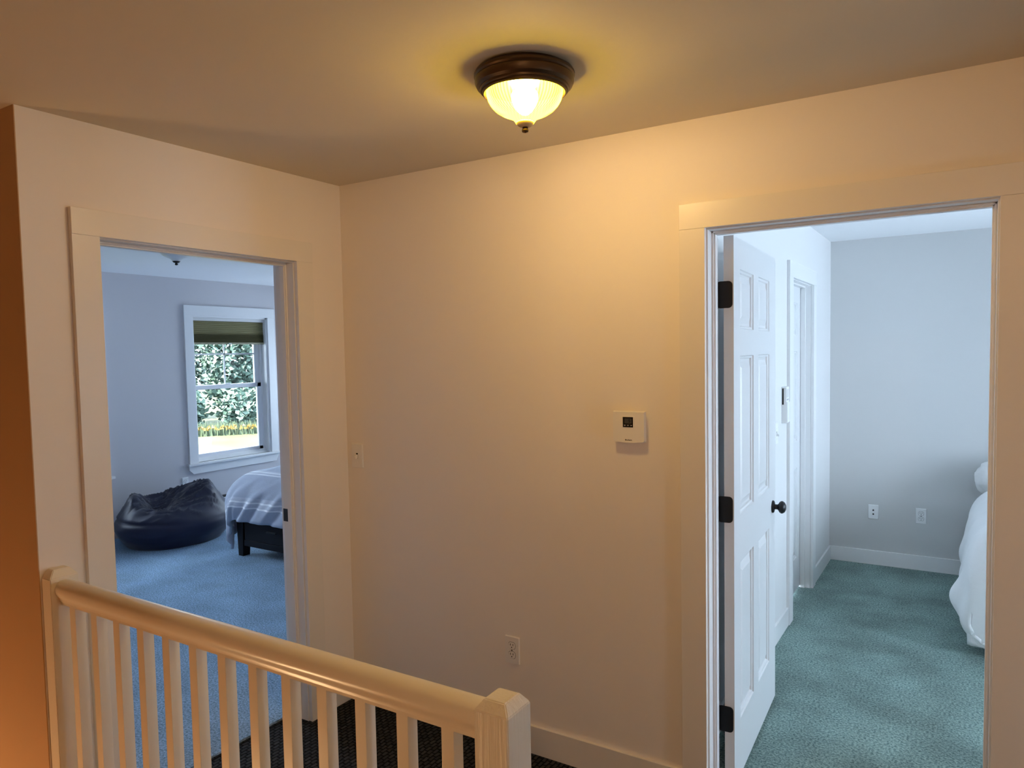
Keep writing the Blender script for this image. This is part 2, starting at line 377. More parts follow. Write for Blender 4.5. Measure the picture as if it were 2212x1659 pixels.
# stair flight
st = thing('stair_flight', (1.70, -1.85, -2.75), 'wooden stair flight going down beside the railing', 'stairs', kind='structure')
for i in range(13):
    z = FZ - (i + 1) * 0.196; x1 = 1.70 - i * 0.25
    box('tread', (x1 - 0.275, x1, -2.35, YE, z - 0.03, z), 'tread', st, 0.004)
    box('riser', (x1 - 0.02, x1, -2.35, YE, z, z + 0.166), 'trim', st)

# --- baseboards
BH = 0.106
struct(boxes('baseboard_back', [(0.0, BL - CW, -0.015, 0, FZ, BH)], 'trim', bevel=0.002), 'white baseboard along the thermostat wall', 'baseboard')
struct(boxes('baseboard_left', [(0, 0.015, AR + CW, -0.015, FZ, BH)], 'trim', bevel=0.002), 'short baseboard between doorway and corner', 'baseboard')
struct(boxes('baseboard_far', [(XR + 0.013, XE, YR - 0.013, YR, 0, BH)], 'trim_white', bevel=0.002), 'white baseboard under the twin wall plates', 'baseboard')
struct(boxes('baseboard_closet_side', [(XR, XR + 0.013, WT, CY0 - 0.10, 0, BH), (XR, XR + 0.013, CY1 + 0.09, YR, 0, BH)], 'trim_white', bevel=0.002), 'white baseboard beside the closet door', 'baseboard')

# --- doorway trims
def doorway(name, label, axis, a0, a1, zt, side, floor_z, m_out, m_in, m_j, far_casing=True):
    """axis 'y': wall plane x=0, room at +x (left doorway); axis 'x': wall plane y=0, room at -y"""
    c = (a0 + a1) / 2
    root = thing(name, (0, c, 0) if axis == 'y' else (c, 0, 0), label, 'door trim', kind='structure')
    def B(nm, a, b, d0, d1, z0, z1, m, bev=0.0015):
        # d: distance from hall wall face towards hall (negative = into the wall)
        q = (d0, d1, a, b, z0, z1) if axis == 'y' else (a, b, -d1, -d0, z0, z1)
        return box(nm, q, m, root, bev)
    # hall side casing
    B('side_casing', a0 - CW, a0, 0, CT, floor_z, zt, m_out); B('side_casing', a1, a1 + CW, 0, CT, floor_z, zt, m_out)
    B('head_casing', a0 - CW, a1 + CW, 0, CT + 0.001, zt, zt + HW, m_out)
    # bedroom side casing
    if far_casing:
        B('side_casing', a0 - CW, a0, -WT - CT, -WT, floor_z, zt, m_in); B('side_casing', a1, a1 + CW, -WT - CT, -WT, floor_z, zt, m_in)
        B('head_casing', a0 - CW, a1 + CW, -WT - CT, -WT, zt, zt + HW, m_in)
    rv = 0.005
    B('jamb', a0 - 0.020, a0 + rv, -WT, -0.001, floor_z, zt - rv, m_j); B('jamb', a1 - rv, a1 + 0.020, -WT, -0.001, floor_z, zt - rv, m_j)
    B('head_jamb', a0 - 0.020, a1 + 0.020, -WT, -0.001, zt - rv, zt + 0.018, m_j)
    # stops with a stepped edge
    for lo, hi in ((-0.080, -0.043), (-0.076, -0.049)):
        e = 0.007 if lo == -0.080 else 0.012
        B('stop', a0 + rv, a0 + rv + e, lo, hi, floor_z, zt - rv, m_j); B('stop', a1 - rv - e, a1 - rv, lo, hi, floor_z, zt - rv, m_j)
        B('head_stop', a0 + rv, a1 - rv, lo, hi, zt - rv - e, zt - rv, m_j)
    return root
d1 = doorway('trim_1', 'beige casing and jamb of the left doorway', 'y', AL, AR, ZO, 1, FZ, 'trim', 'trim_white', 'trim')
box('strike_plate', (-0.117, -0.082, AR - 0.0065, AR - 0.005, 0.886, 0.943), 'black_metal', d1, label='black strike plate')
box('bolt_hole', (-0.104, -0.092, AR - 0.0068, AR - 0.0060, 0.900, 0.929), 'dark', d1)
d2 = doorway('trim_2', 'casing and jamb of the right doorway', 'x', BL, BR, ZO, 1, FZ, 'trim', 'trim_white', 'trim_white')

# closet doorway in the right bedroom
cl = thing('trim_3', (XR, (CY0 + CY1) / 2, 0), 'white casing around the closet door', 'door trim', kind='structure')
box('side_casing', (XR, XR + 0.018, CY0 - 0.10, CY0, 0, CZ1), 'trim_white', cl, 0.0015)
box('side_casing', (XR, XR + 0.018, CY1, CY1 + 0.09, 0, CZ1), 'trim_white', cl, 0.0015)
box('head_casing', (XR, XR + 0.019, CY0 - 0.10, CY1 + 0.09, CZ1, CZ1 + 0.092), 'trim_white', cl, 0.0015)
box('jamb', (XR - 0.115, XR - 0.001, CY0 - 0.02, CY0 + 0.005, 0, CZ1 - 0.005), 'trim_white', cl)
box('jamb', (XR - 0.115, XR - 0.001, CY1 - 0.005, CY1 + 0.02, 0, CZ1 - 0.005), 'trim_white', cl)
box('head_jamb', (XR - 0.115, XR - 0.001, CY0 - 0.02, CY1 + 0.02, CZ1 - 0.005, CZ1 + 0.018), 'trim_white', cl)
box('stop', (XR - 0.064, XR - 0.034, CY1 - 0.016, CY1 - 0.005, 0, CZ1 - 0.005), 'trim_white', cl, 0.002)
box('head_stop', (XR - 0.064, XR - 0.034, CY0 + 0.005, CY1 - 0.005, CZ1 - 0.016, CZ1 - 0.005), 'trim_white', cl, 0.002)

# --- panelled doors
def panel_mesh(bm, x0, x1, z0, z1, yf, sgn):
    """moulded recessed panel; yf = face plane, sgn = direction into the door"""
    rings = [(0, 0), (0.003, 0.005), (0.010, 0.007), (0.013, 0.014), (0.022, 0.014), (0.048, 0.004)]
    prev = None
    for ins, dep in rings:
        y = yf + sgn * dep
        cur = [bm.verts.new(p) for p in ((x0 + ins, y, z0 + ins), (x1 - ins, y, z0 + ins), (x1 - ins, y, z1 - ins), (x0 + ins, y, z1 - ins))]
        if prev:
            for i in range(4):
                j = (i + 1) % 4
                bm.faces.new((prev[i], prev[j], cur[j], cur[i]) if sgn > 0 else (prev[j], prev[i], cur[i], cur[j]))
        prev = cur
    bm.faces.new(prev if sgn > 0 else prev[::-1])

def panel_door(root, w, h, t, z0, xs, zs, m):
    bx = [0] + [v for p in xs for v in p] + [w]
    bz = [z0] + [v for p in zs for v in p] + [h]
    bm = bmesh.new()
    for i in range(len(bx) - 1):
        for k in range(len(bz) - 1):
            if i % 2 == 1 and k % 2 == 1: continue
            for y in (0, t):
                q = [(bx[i], y, bz[k]), (bx[i + 1], y, bz[k]), (bx[i + 1], y, bz[k + 1]), (bx[i], y, bz[k + 1])]
                bm.faces.new([bm.verts.new(p) for p in (q if y == 0 else q[::-1])])
    for a, b in (((0, z0), (0, h)), ((0, h), (w, h)), ((w, h), (w, z0)), ((w, z0), (0, z0))):
        bm.faces.new([bm.verts.new(p) for p in ((a[0], 0, a[1]), (b[0], 0, b[1]), (b[0], t, b[1]), (a[0], t, a[1]))])
    bmesh.ops.remove_doubles(bm, verts=bm.verts, dist=1e-5)
    bmesh.ops.recalc_face_normals(bm, faces=bm.faces)
    obj('stile_and_rail_frame', bm, m, root, True)
    for xa, xb in xs:
        for za, zb in zs:
            bm = bmesh.new(); panel_mesh(bm, xa, xb, za, zb, 0, 1); panel_mesh(bm, xa, xb, za, zb, t, -1)
            obj('panel', bm, m, root, True)

DA = math.radians(92.42)
door = thing('door_1', (1.7847, 0.120, 0), 'open white six-panel door with black knob and hinges', 'door', kind='structure', rz=DA)
DW, DT = 0.812, 0.035
panel_door(door, DW, 2.022, DT, 0.014, [(0.100, 0.338), (0.434, 0.668)], [(0.233, 0.832), (1.010, 1.597), (1.695, 1.912)], 'door')
kz, kx = 0.912, DW - 0.068
bm = bmesh.new(); lathe(bm, [(0.0, -0.058), (0.012, -0.057), (0.022, -0.052), (0.0275, -0.044), (0.028, -0.038), (0.024, -0.031), (0.015, -0.026), (0.0115, -0.022), (0.0115, -0.012), (0.015, -0.007), (0.0, -0.006)], 32, (kx, 0, kz), 'y')
knob = obj('knob', bm, 'black_metal', door, True, True, label='black door knob')
bm = bmesh.new(); lathe(bm, [(0, -0.009), (0.020, -0.009), (0.027, -0.006), (0.0285, 0.0)], 32, (kx, 0, kz), 'y')
obj('rosette', bm, 'black_metal', knob, True, True)
bm = bmesh.new(); lathe(bm, [(0.0, 0.093), (0.022, 0.087), (0.028, 0.074), (0.024, 0.066), (0.0115, 0.057), (0.0115, 0.043), (0.0285, 0.040), (0.0285, 0.035)], 24, (kx, 0, kz), 'y')
obj('knob', bm, 'black_metal', door, True, True)
box('latch_plate', (DW, DW + 0.001, 0.005, 0.030, kz - 0.028, kz + 0.028), 'black_metal', door, 0, True)
for zc in (1.815, 1.045, 0.270):
    bm = bmesh.new()
    prism(bm, rrect(0.004, 0.060, zc - 0.0475, zc + 0.0475, 0.014), 'x', -0.003, 0.0)
    hg = obj('hinge', bm, 'black_metal', door, True, label='black butt hinge')
    bm = bmesh.new(); lathe(bm, [(0.0045, -0.053), (0.007, -0.0475), (0.007, 0.0475), (0.0045, 0.050), (0.006, 0.052), (0.006, 0.055), (0.0, 0.056)], 16, (-0.005, 0.060, zc))
    obj('hinge_pin', bm, 'black_metal', hg, True, True)
    box('hinge_leaf', (-0.040, -0.003, 0.0555, 0.058, zc - 0.0475, zc + 0.0475), 'black_metal', hg, 0, True)

cdoor = thing('door_2', (XR - 0.066, CY0 + 0.008, 0), 'closed white panelled closet door', 'door', kind='structure', rz=math.pi / 2)
panel_door(cdoor, CY1 - CY0 - 0.016, 2.02, 0.035, 0.014, [(0.10, 0.27), (0.37, 0.54)], [(0.233, 0.832), (1.010, 1.597), (1.695, 1.912)], 'door')

# --- windows
def window(name, ya, yb, x_in, sgn, label, detail=True):
    """x_in: interior wall face; sgn: +1 when the room lies at +x"""
    root = thing(name, (x_in, (ya + yb) / 2, WZ0), label, 'window', kind='structure')
    def B(nm, d0, d1, y0, y1, z0, z1, m='trim_white', bev=0.0015, par=None):
        x0, x1 = sorted((x_in + sgn * d0, x_in + sgn * d1))
        return box(nm, (x0, x1, y0, y1, z0, z1), m, par or root, bev)
    cw = 0.092
    B('side_casing', 0, 0.019, ya - cw, ya, WZ0, WZ1); B('side_casing', 0, 0.019, yb, yb + cw, WZ0, WZ1)
    B('head_casing', 0, 0.020, ya - cw, yb + cw, WZ1, WZ1 + 0.098)
    B('stool', -0.11, 0.045, ya - cw - 0.028, yb + cw + 0.028, WZ0 - 0.022, WZ0, bev=0.004)
    # apron with angled ends
    bm = bmesh.new(); prism(bm, [(ya - cw - 0.01, WZ0 - 0.022), (yb + cw + 0.01, WZ0 - 0.022), (yb + cw - 0.035, WZ0 - 0.105), (ya - cw + 0.035, WZ0 - 0.105), (ya - cw - 0.01, WZ0 - 0.060)], 'x', *sorted((x_in, x_in + sgn * 0.018)))
    obj('apron', bm, 'trim_white', root)
    B('jamb', -0.16, 0.0, ya - 0.001, ya + 0.018, WZ0, WZ1); B('jamb', -0.16, 0.0, yb - 0.018, yb + 0.001, WZ0, WZ1)
    B('head_jamb', -0.16, 0.0, ya, yb, WZ1 - 0.018, WZ1 + 0.001)
    B('sill', -0.17, -0.105, ya, yb, WZ0 - 0.02, WZ0 + 0.012)
    ja, jb = ya + 0.018, yb - 0.018
    B('track', -0.15, -0.085, jb - 0.012, jb, WZ0, WZ1 - 0.018, 'sash'); B('track', -0.15, -0.085, ja, ja + 0.012, WZ0, WZ1 - 0.018, 'sash')
    sa, sb = ja + 0.010, jb - 0.010
    bm = bmesh.new(); prism(bm, [(x_in - sgn * 0.095, WZ0), (x_in - sgn * 0.018, WZ0), (x_in - sgn * 0.018, WZ0 + 0.004), (x_in - sgn * 0.095, WZ0 + 0.040)], 'y', ja, jb)
    obj('inner_sill', bm, 'trim_white', root)
    # lower sash (inner) and upper sash (outer)
    for nm, d0, d1, z0, z1, sw, bot, top in (('lower_sash', -0.118, -0.088, WZ0 + 0.010, 1.345, 0.052, 0.062, 0.045), ('upper_sash', -0.150, -0.120, 1.30, WZ1 - 0.02, 0.052, 0.045, 0.050)):
        bm = bmesh.new()
        x0, x1 = sorted((x_in + sgn * d0, x_in + sgn * d1))
        for b in ((x0, x1, sa, sa + sw, z0, z1), (x0, x1, sb - sw, sb, z0, z1), (x0, x1, sa, sb, z0, z0 + bot), (x0, x1, sa, sb, z1 - top, z1)): add_box(bm, *b, bevel=0.003)
        s = obj(nm, bm, 'sash', root)
        xm = (x0 + x1) / 2
        box('pane', (xm - 0.002, xm + 0.002, sa + sw - 0.005, sb - sw + 0.005, z0 + bot - 0.005, z1 - top + 0.005), 'glass', s)
        if nm == 'upper_sash':
            zc = (z0 + bot + z1 - top) / 2
            box('muntin', (xm - 0.004, xm + 0.004, (sa + sb) / 2 - 0.008, (sa + sb) / 2 + 0.008, z0 + bot, z1 - top), 'sash', s)
            box('muntin', (xm - 0.004, xm + 0.004, sa + sw, sb - sw, zc - 0.008, zc + 0.008), 'sash', s)
        else:
            box('sash_lock', (xm - 0.01, xm + 0.02, (sa + sb) / 2 - 0.03, (sa + sb) / 2 + 0.03, z1, z1 + 0.012), 'sash', s, 0.003)
    return root
window('window_1', W1[0], W1[1], XW, 1, 'double-hung bedroom window looking onto trees')
window('window_2', W2[0], W2[1], XW, 1, 'bedroom window hidden behind the left casing, only its stool end showing')
window('window_3', RW[0][0], RW[0][1], XE, -1, 'window of the white bedroom nearer the hall')
for k, (a, b) in enumerate(NW):
    w_ = window('window_%d' % (5 + k), W1[0], W1[1], XW, 1, 'unseen window added for daylight in the far side wall of the left bedroom, %s' % ('by the corner' if k == 0 else 'by the bed'))
    w_.location = ((a + b) / 2, LBY1, WZ0); w_.rotation_euler = (0, 0, -math.pi / 2)
w_ = window('window_7', RW[0][0], RW[0][1], XE, -1, 'small unseen window added for fill light in the end wall of the hall')
w_.location = (4.30, sum(HWY) / 2, HWZ[0]); w_.scale = (1, 0.40 / 0.91, 0.55 / (WZ1 - WZ0))
window('window_4', RW[1][0], RW[1][1], XE, -1, 'window of the white bedroom nearer the end wall')

# --- cellular shade of the visible window
ya, yb = W1[0] + 0.020, W1[1] - 0.020
sh = thing('cellular_shade', (XW - 0.04, (ya + yb) / 2, 1.76), 'olive cellular shade pulled partly down in the bedroom window', 'window shade')
box('headrail', (XW - 0.065, XW - 0.020, ya, yb, 2.002, 2.032), 'shade_rail', sh, 0.002)
def pleats(z0, z1, n, d):
    bm = bmesh.new(); pts_f = []; pts_b = []
    for i in range(2 * n + 1):
        z = z1 + (z0 - z1) * i / (2 * n); o = d if i % 2 else 0.0
        pts_f.append((XW - 0.042 + o, z)); pts_b.append((XW - 0.046 - o, z))
    for pts in (pts_f, pts_b):
        A = [bm.verts.new((x, ya, z)) for x, z in pts]; B_ = [bm.verts.new((x, yb, z)) for x, z in pts]
        for i in range(len(pts) - 1): bm.faces.new((A[i], B_[i], B_[i + 1], A[i + 1]))
    bmesh.ops.recalc_face_normals(bm, faces=bm.faces)
    return bm
obj('pleated_fabric', pleats(1.868, 2.002, 7, 0.007), 'shade', sh)
obj('stacked_pleats', pleats(1.782, 1.868, 12, 0.016), 'shade', sh)
box('bottom_rail', (XW - 0.060, XW - 0.028, ya, yb, 1.762, 1.782), 'shade_bottom', sh, 0.002)
box('pull_tab', (XW - 0.028, XW - 0.020, (ya + yb) / 2 - 0.018, (ya + yb) / 2 + 0.018, 1.764, 1.776), 'shade_rail', sh, 0.002)

# ------------------------------------------------------------------ ceiling lamps
def ceiling_lamp(loc, label, lit):
    root = thing('ceiling_lamp', (loc[0], loc[1], H - 0.171), label, 'ceiling lamp')
    c = (loc[0], loc[1], H)
    bm = bmesh.new()
    lathe(bm, [(0.0, 0.0), (0.126, 0.0), (0.128, -0.004), (0.138, -0.007), (0.141, -0.012), (0.141, -0.018), (0.1375, -0.022), (0.1390, -0.026), (0.1385, -0.034), (0.134, -0.044), (0.1270, -0.050), (0.1255, -0.050), (0.1245, -0.055), (0.1215, -0.0575), (0.1200, -0.0565), (0.1185, -0.0615), (0.1140, -0.0645), (0.110, -0.062), (0.109, -0.050), (0.0, -0.046)], 72, c)
    rim = obj('rim', bm, 'bronze', root, False, True, label='dark bronze rim')
    es = rim.modifiers.new('edges', 'EDGE_SPLIT'); es.split_angle = math.radians(24)
    prof = [(0.1065, -0.050), (0.1055, -0.066), (0.1015, -0.080), (0.094, -0.093), (0.083, -0.105), (0.068, -0.115), (0.052, -0.1225), (0.041, -0.1275), (0.034, -0.132), (0.029, -0.138), (0.025, -0.144)]
    bm = bmesh.new(); n = 144; rings = []
    for r, h in prof:
        f = 0.0 if h < -0.122 else 0.012
        rings.append([bm.verts.new((c[0] + r * (1 + f * math.cos(i * math.pi)) * math.cos(2 * math.pi * i / n), c[1] + r * (1 + f * math.cos(i * math.pi)) * math.sin(2 * math.pi * i / n), c[2] + h)) for i in range(n)])
    for a, b in zip(rings, rings[1:]):
        for i in range(n):
            bm.faces.new((a[i], a[(i + 1) % n], b[(i + 1) % n], b[i]))
    bmesh.ops.recalc_face_normals(bm, faces=bm.faces)
    obj('glass_bowl', bm, {0: 'lamp_off', 1: 'lamp_glass', 2: 'lamp_glass_fill'}[int(lit)], root, False, True, label='ribbed glass bowl')
    bm = bmesh.new()
    lathe(bm, [(0.0, -0.140), (0.0245, -0.1405), (0.0250, -0.143), (0.0215, -0.149), (0.0150, -0.154), (0.0, -0.156)], 32, c)
    cap = obj('finial_cap', bm, 'finial_cap' if lit else 'black_metal', root, False, True)
    bm = bmesh.new()
    lathe(bm, [(0.0, -0.153), (0.0085, -0.154), (0.0070, -0.158), (0.0098, -0.163), (0.0090, -0.168), (0.0, -0.171)], 24, c)
    obj('finial', bm, 'bronze' if lit else 'black_metal', cap, False, True)
    bm = bmesh.new(); lathe(bm, [(0.0, -0.121), (0.010, -0.119), (0.020, -0.111), (0.030, -0.097), (0.037, -0.080), (0.038, -0.068), (0.033, -0.057), (0.0, -0.055)], 18, c)
    obj('bulb', bm, {0: 'lamp_off', 1: 'bulb', 2: 'bulb_fill'}[int(lit)], root, False, True)
    return root
ceiling_lamp((1.425, -0.690), 'lit bronze ceiling lamp with amber glass bowl on the hall ceiling', True)
ceiling_lamp((2.90, -3.30), 'unseen fill lamp added behind the viewpoint, built like the bronze hall lamp', 2)  # added out of view to lift the hall walls, no such lamp known
ceiling_lamp((-1.96, 0.447), 'unlit white bowl lamp on the bedroom ceiling through the left doorway', False)

# sconce in the stairwell, below the landing
sc = thing('wall_sconce', (-0.55, -2.35, -0.75), 'glowing sconce on the stairwell wall below the landing', 'wall lamp')
box('backplate', (-0.62, -0.48, -2.35, -2.335, -0.88, -0.62), 'bronze', sc, 0.004)
bm = bmesh.new(); lathe(bm, [(0.0, -0.10), (0.05, -0.10), (0.075, -0.02), (0.085, 0.08), (0.08, 0.085), (0.0, 0.06)], 24, (-0.55, -2.24, -0.72))
obj('shade', bm, 'sconce_glow', sc, False, True)
box('arm', (-0.56, -0.54, -2.335, -2.24, -0.83, -0.81), 'bronze', sc, 0.002)

# ------------------------------------------------------------------ railing
rl = thing('stair_railing', (0.85, -1.3025, FZ), 'cream painted stair railing with square balusters and chamfered newel post', 'railing')
def chamfer_post(name, x0, x1, y0, y1, z0, zs, zt, ins, m, sides=(1, 1, 1, 1)):
    bm = bmesh.new()
    a = [(x0, y0), (x1, y0), (x1, y1), (x0, y1)]
    b = [(x0 + ins * sides[0], y0 + ins * sides[2]), (x1 - ins * sides[1], y0 + ins * sides[2]), (x1 - ins * sides[1], y1 - ins * sides[3]), (x0 + ins * sides[0], y1 - ins * sides[3])]
    R = [[bm.verts.new((p[0], p[1], z)) for p in q] for q, z in ((a, z0), (a, zs), (b, zt))]
    bm.faces.new(R[0][::-1]); bm.faces.new(R[2])
    for u, v in zip(R, R[1:]):
        for i in range(4): bm.faces.new((u[i], u[(i + 1) % 4], v[(i + 1) % 4], v[i]))
    bmesh.ops.recalc_face_normals(bm, faces=bm.faces)
    bmesh.ops.bevel(bm, geom=[e for e in bm.edges if all(v.co.z > z0 + 0.01 for v in e.verts) or abs(e.verts[0].co.z - e.verts[1].co.z) > 0.2], offset=0.0022, segments=2, affect='EDGES')
    return obj(name, bm, m, rl, label=None)
chamfer_post('newel_post', 1.6775, 1.7570, -1.3455, -1.2605, FZ - 0.25, 0.929, 0.949, 0.0155, 'post')
chamfer_post('half_newel_post', 0.001, 0.055, -1.3455, -1.2605, FZ - 0.25, 0.938, 0.962, 0.018, 'rail', (0.0, 1, 1, 1))
RZ = 0.8535; RC = -1.3025
half = [(0.0160, 0.000), (0.0160, 0.0085), (0.0185, 0.0090), (0.0195, 0.0150), (0.0215, 0.0215), (0.0265, 0.0285), (0.0300, 0.0360), (0.0315, 0.0450), (0.0305, 0.0545), (0.0270, 0.0630), (0.0210, 0.0700), (0.0120, 0.0745), (0.0, 0.0760)]
prof = [(RC - a, RZ + b) for a, b in half] + [(RC + a, RZ + b) for a, b in half[-2::-1]]
bm = bmesh.new(); prism(bm, prof, 'x', 0.050, 1.679)
hr = obj('handrail', bm, 'rail', rl, label='glossy rounded handrail')
for p in hr.data.polygons: p.use_smooth = len(p.vertices) == 4
mod = hr.modifiers.new('edges', 'EDGE_SPLIT'); mod.split_angle = math.radians(38)
bal_me = None
for i in range(13):
    x = 0.108 + 0.1222 * i
    if bal_me is None:
        bm = bmesh.new(); add_box(bm, -0.0160, 0.0160, -0.0160, 0.0160, 0.0, RZ - 0.02 + 0.004, bevel=0.0012)
        b = obj('baluster', bm, 'rail', rl, True); bal_me = b.data
    else:
        b = bpy.data.objects.new('baluster', bal_me); COL.objects.link(b); b.parent = rl
    b.location = Vector((x + 0.016, RC, 0.018)) - rl.location
box('shoe_rail', (0.05, 1.679, RC - 0.03, RC + 0.03, FZ, 0.020), 'rail', rl, 0.003)
struct(box('trim_4', (0.0, 1.70, YE - 0.020, YE, -0.33, FZ + 0.012), 'trim', bevel=0.003), 'white fascia board along the landing edge', 'trim')

# ------------------------------------------------------------------ wall plates and thermostats
def plate_frame(o, u, n, parent):
    return o
class Plate:
    """builds on a wall: local (u right, d out of the wall, z up)"""
    def __init__(s, root, origin, u, n): s.root, s.o, s.u, s.n = root, Vector(origin), Vector(u), Vector(n)
    def P(s, a, d, z): return s.o + s.u * a + s.n * d + Vector((0, 0, z))
    def prism(s, name, pts, d0, d1, m, parent=None, taper=0.0, smooth=False):
        bm = bmesh.new(); cx = sum(p[0] for p in pts) / len(pts); cz = sum(p[1] for p in pts) / len(pts)
        A = [bm.verts.new(s.P(a, d0, z)) for a, z in pts]
        def sh(v, c): return c + (v - c) * (1 - taper / max(abs(v - c), 1e-4)) if abs(v - c) > taper else v
        B = [bm.verts.new(s.P(sh(a, cx), d1, sh(z, cz))) for a, z in pts]
        n = len(pts); bm.faces.new(A); bm.faces.new(B[::-1])
        for i in range(n): bm.faces.new((A[i], B[i], B[(i + 1) % n], A[(i + 1) % n]))
        bmesh.ops.recalc_face_normals(bm, faces=bm.faces)
        return obj(name, bm, m, parent or s.root)
def circ(a, z, r, k=14): return [(a + r * math.cos(2 * math.pi * i / k), z + r * math.sin(2 * math.pi * i / k)) for i in range(k)]

def duplex(name, origin, u, n, label, m, w=0.070, h=0.115):
    r = thing(name, origin, label, 'outlet'); p = Plate(r, origin, u, n)
    p.prism('cover_plate', rrect(-w / 2, w / 2, -h / 2, h / 2, 0.003, 2), 0, 0.0065, m, taper=0.0025)
    for s in (1, -1):
        zc = s * 0.0195
        rec = p.prism('receptacle', [(a, z + zc) for a, z in ((-0.0085, 0.0143), (0.0085, 0.0143), (0.0150, 0.0095), (0.0168, 0), (0.0150, -0.0095), (0.0085, -0.0143), (-0.0085, -0.0143), (-0.0150, -0.0095), (-0.0168, 0), (-0.0150, 0.0095))], 0.005, 0.0082, m)
        p.prism('shadow_gap', [(a * 1.07, z * 1.08 + zc) for a, z in ((-0.0085, 0.0143), (0.0085, 0.0143), (0.0150, 0.0095), (0.0168, 0), (0.0150, -0.0095), (0.0085, -0.0143), (-0.0085, -0.0143), (-0.0150, -0.0095), (-0.0168, 0), (-0.0150, 0.0095))], 0.0050, 0.0067, 'dark')
        for a in (-0.0063, 0.0063): p.prism('slot', [(a - 0.0013, zc), (a + 0.0013, zc), (a + 0.0013, zc + 0.0085), (a - 0.0013, zc + 0.0085)], 0.007, 0.0084, 'dark', rec)
        p.prism('ground_hole', circ(0, zc - 0.0068, 0.0026, 10), 0.007, 0.0084, 'dark', rec)
    p.prism('screw', circ(0, 0, 0.003, 10), 0.005, 0.0075, 'dark')
    return r
def toggle(name, origin, u, n, label, m):
    r = thing(name, origin, label, 'light switch'); p = Plate(r, origin, u, n)
    p.prism('cover_plate', rrect(-0.035, 0.035, -0.0565, 0.0565, 0.003, 2), 0, 0.0065, m, taper=0.0025)
    p.prism('slot', [(-0.0055, -0.0125), (0.0055, -0.0125), (0.0055, 0.0125), (-0.0055, 0.0125)], 0.005, 0.0068, 'dark')
    bm = bmesh.new()
    A = [bm.verts.new(p.P(a, 0.004, z)) for a, z in ((-0.0048, -0.010), (0.0048, -0.010), (0.0048, 0.008), (-0.0048, 0.008))]
    B = [bm.verts.new(p.P(a, 0.020, z)) for a, z in ((-0.0038, -0.0135), (0.0038, -0.0135), (0.0038, -0.004), (-0.0038, -0.004))]
    bm.faces.new(A); bm.faces.new(B[::-1])
    for i in range(4): bm.faces.new((A[i], B[i], B[(i + 1) % 4], A[(i + 1) % 4]))
    bmesh.ops.recalc_face_normals(bm, faces=bm.faces); obj('toggle', bm, m, r)
    for z in (0.030, -0.030): p.prism('screw', circ(0, z, 0.003, 10), 0.005, 0.0072, m)
    return r
toggle('light_switch', (0.0665, 0, 1.155), (1, 0, 0), (0, -1, 0), 'toggle light switch on the hall wall beside the corner', 'plastic')
duplex('wall_outlet', (0.9075, 0, 0.398), (1, 0, 0), (0, -1, 0), 'duplex wall outlet low on the hall wall above the newel post', 'plastic')
duplex('wall_outlet', (2.2205, YR, 0.394), (1, 0, 0), (0, -1, 0), 'white duplex outlet on the grey wall beside the white bed', 'plastic_white', 0.068, 0.110)
duplex('wall_outlet', (XW, 1.820, 0.392), (0, 1, 0), (1, 0, 0), 'outlet on the bedroom wall behind the bean bag', 'plastic_white')
toggle('light_switch', (XR, 1.597, 1.156), (0, 1, 0), (1, 0, 0), 'toggle light switch behind the open white door', 'plastic_white')
cx_ = thing('cable_wall_plate', (1.910, YR, 0.394), 'white wall plate with two black cable jacks on the grey wall', 'wall plate')
p = Plate(cx_, (1.910, YR, 0.394), (1, 0, 0), (0, -1, 0))
p.prism('cover_plate', rrect(-0.034, 0.034, -0.053, 0.053, 0.003, 2), 0, 0.0065, 'plastic_white', taper=0.0025)
for z in (0.0135, -0.0155): p.prism('jack', circ(0, z, 0.0058, 12), 0.005, 0.0085, 'dark')
for z in (0.040, -0.040): p.prism('screw', circ(0, z, 0.0028, 10), 0.005, 0.0072, 'plastic_white')

# hall thermostat
tx, tz = 1.4445, 1.345
th = thing('thermostat', (tx, 0, tz), 'square beige thermostat with small dark screen on the hall wall', 'thermostat')
p = Plate(th, (tx, 0, tz), (1, 0, 0), (0, -1, 0))
p.prism('back_box', rrect(-0.056, 0.056, -0.050, 0.050, 0.008, 4), 0, 0.018, 'plastic')
# cover with a curved lower edge
pts = [(-0.063, 0.058), (-0.063, -0.048)] + [(-0.063 + 0.008 * (1 - math.cos(t)), -0.048 - 0.0075 * math.sin(t)) for t in (0.5, 1.0, 1.5)]
pts += [(a, -0.0555 - 0.0035 * (1 - (a / 0.055) ** 2)) for a in (-0.045, -0.025, 0, 0.025, 0.045)]
pts += [(0.063 - 0.008 * (1 - math.cos(t)), -0.048 - 0.0075 * math.sin(t)) for t in (1.5, 1.0, 0.5)] + [(0.063, -0.048), (0.063, 0.058)]
p.prism('cover', pts, 0.016, 0.031, 'plastic', taper=0.0025)
bz = p.prism('screen_bezel', [(-0.025, -0.003), (0.025, -0.003), (0.025, 0.040), (-0.025, 0.040)], 0.030, 0.0325, 'plastic', taper=0.001)
sc_ = p.prism('screen', [(-0.021, 0.000), (0.019, 0.000), (0.019, 0.0375), (-0.021, 0.0375)], 0.031, 0.0330, 'lcd')
p.prism('lcd_field', [(-0.014, 0.014), (0.014, 0.014), (0.014, 0.032), (-0.014, 0.032)], 0.0328, 0.0333, 'lcd_digit', sc_)
text('lcd_digit', '5', 0.016, (tx + 0.005, -0.0334, tz + 0.0225), (math.pi / 2, 0, 0), 'lcd', th)
for a in (-0.0130, -0.0005, 0.0120): p.prism('button_mark', [(a - 0.0042, 0.0085), (a + 0.0042, 0.0085), (a, 0.0045)], 0.0328, 0.0334, 'print_light', sc_)
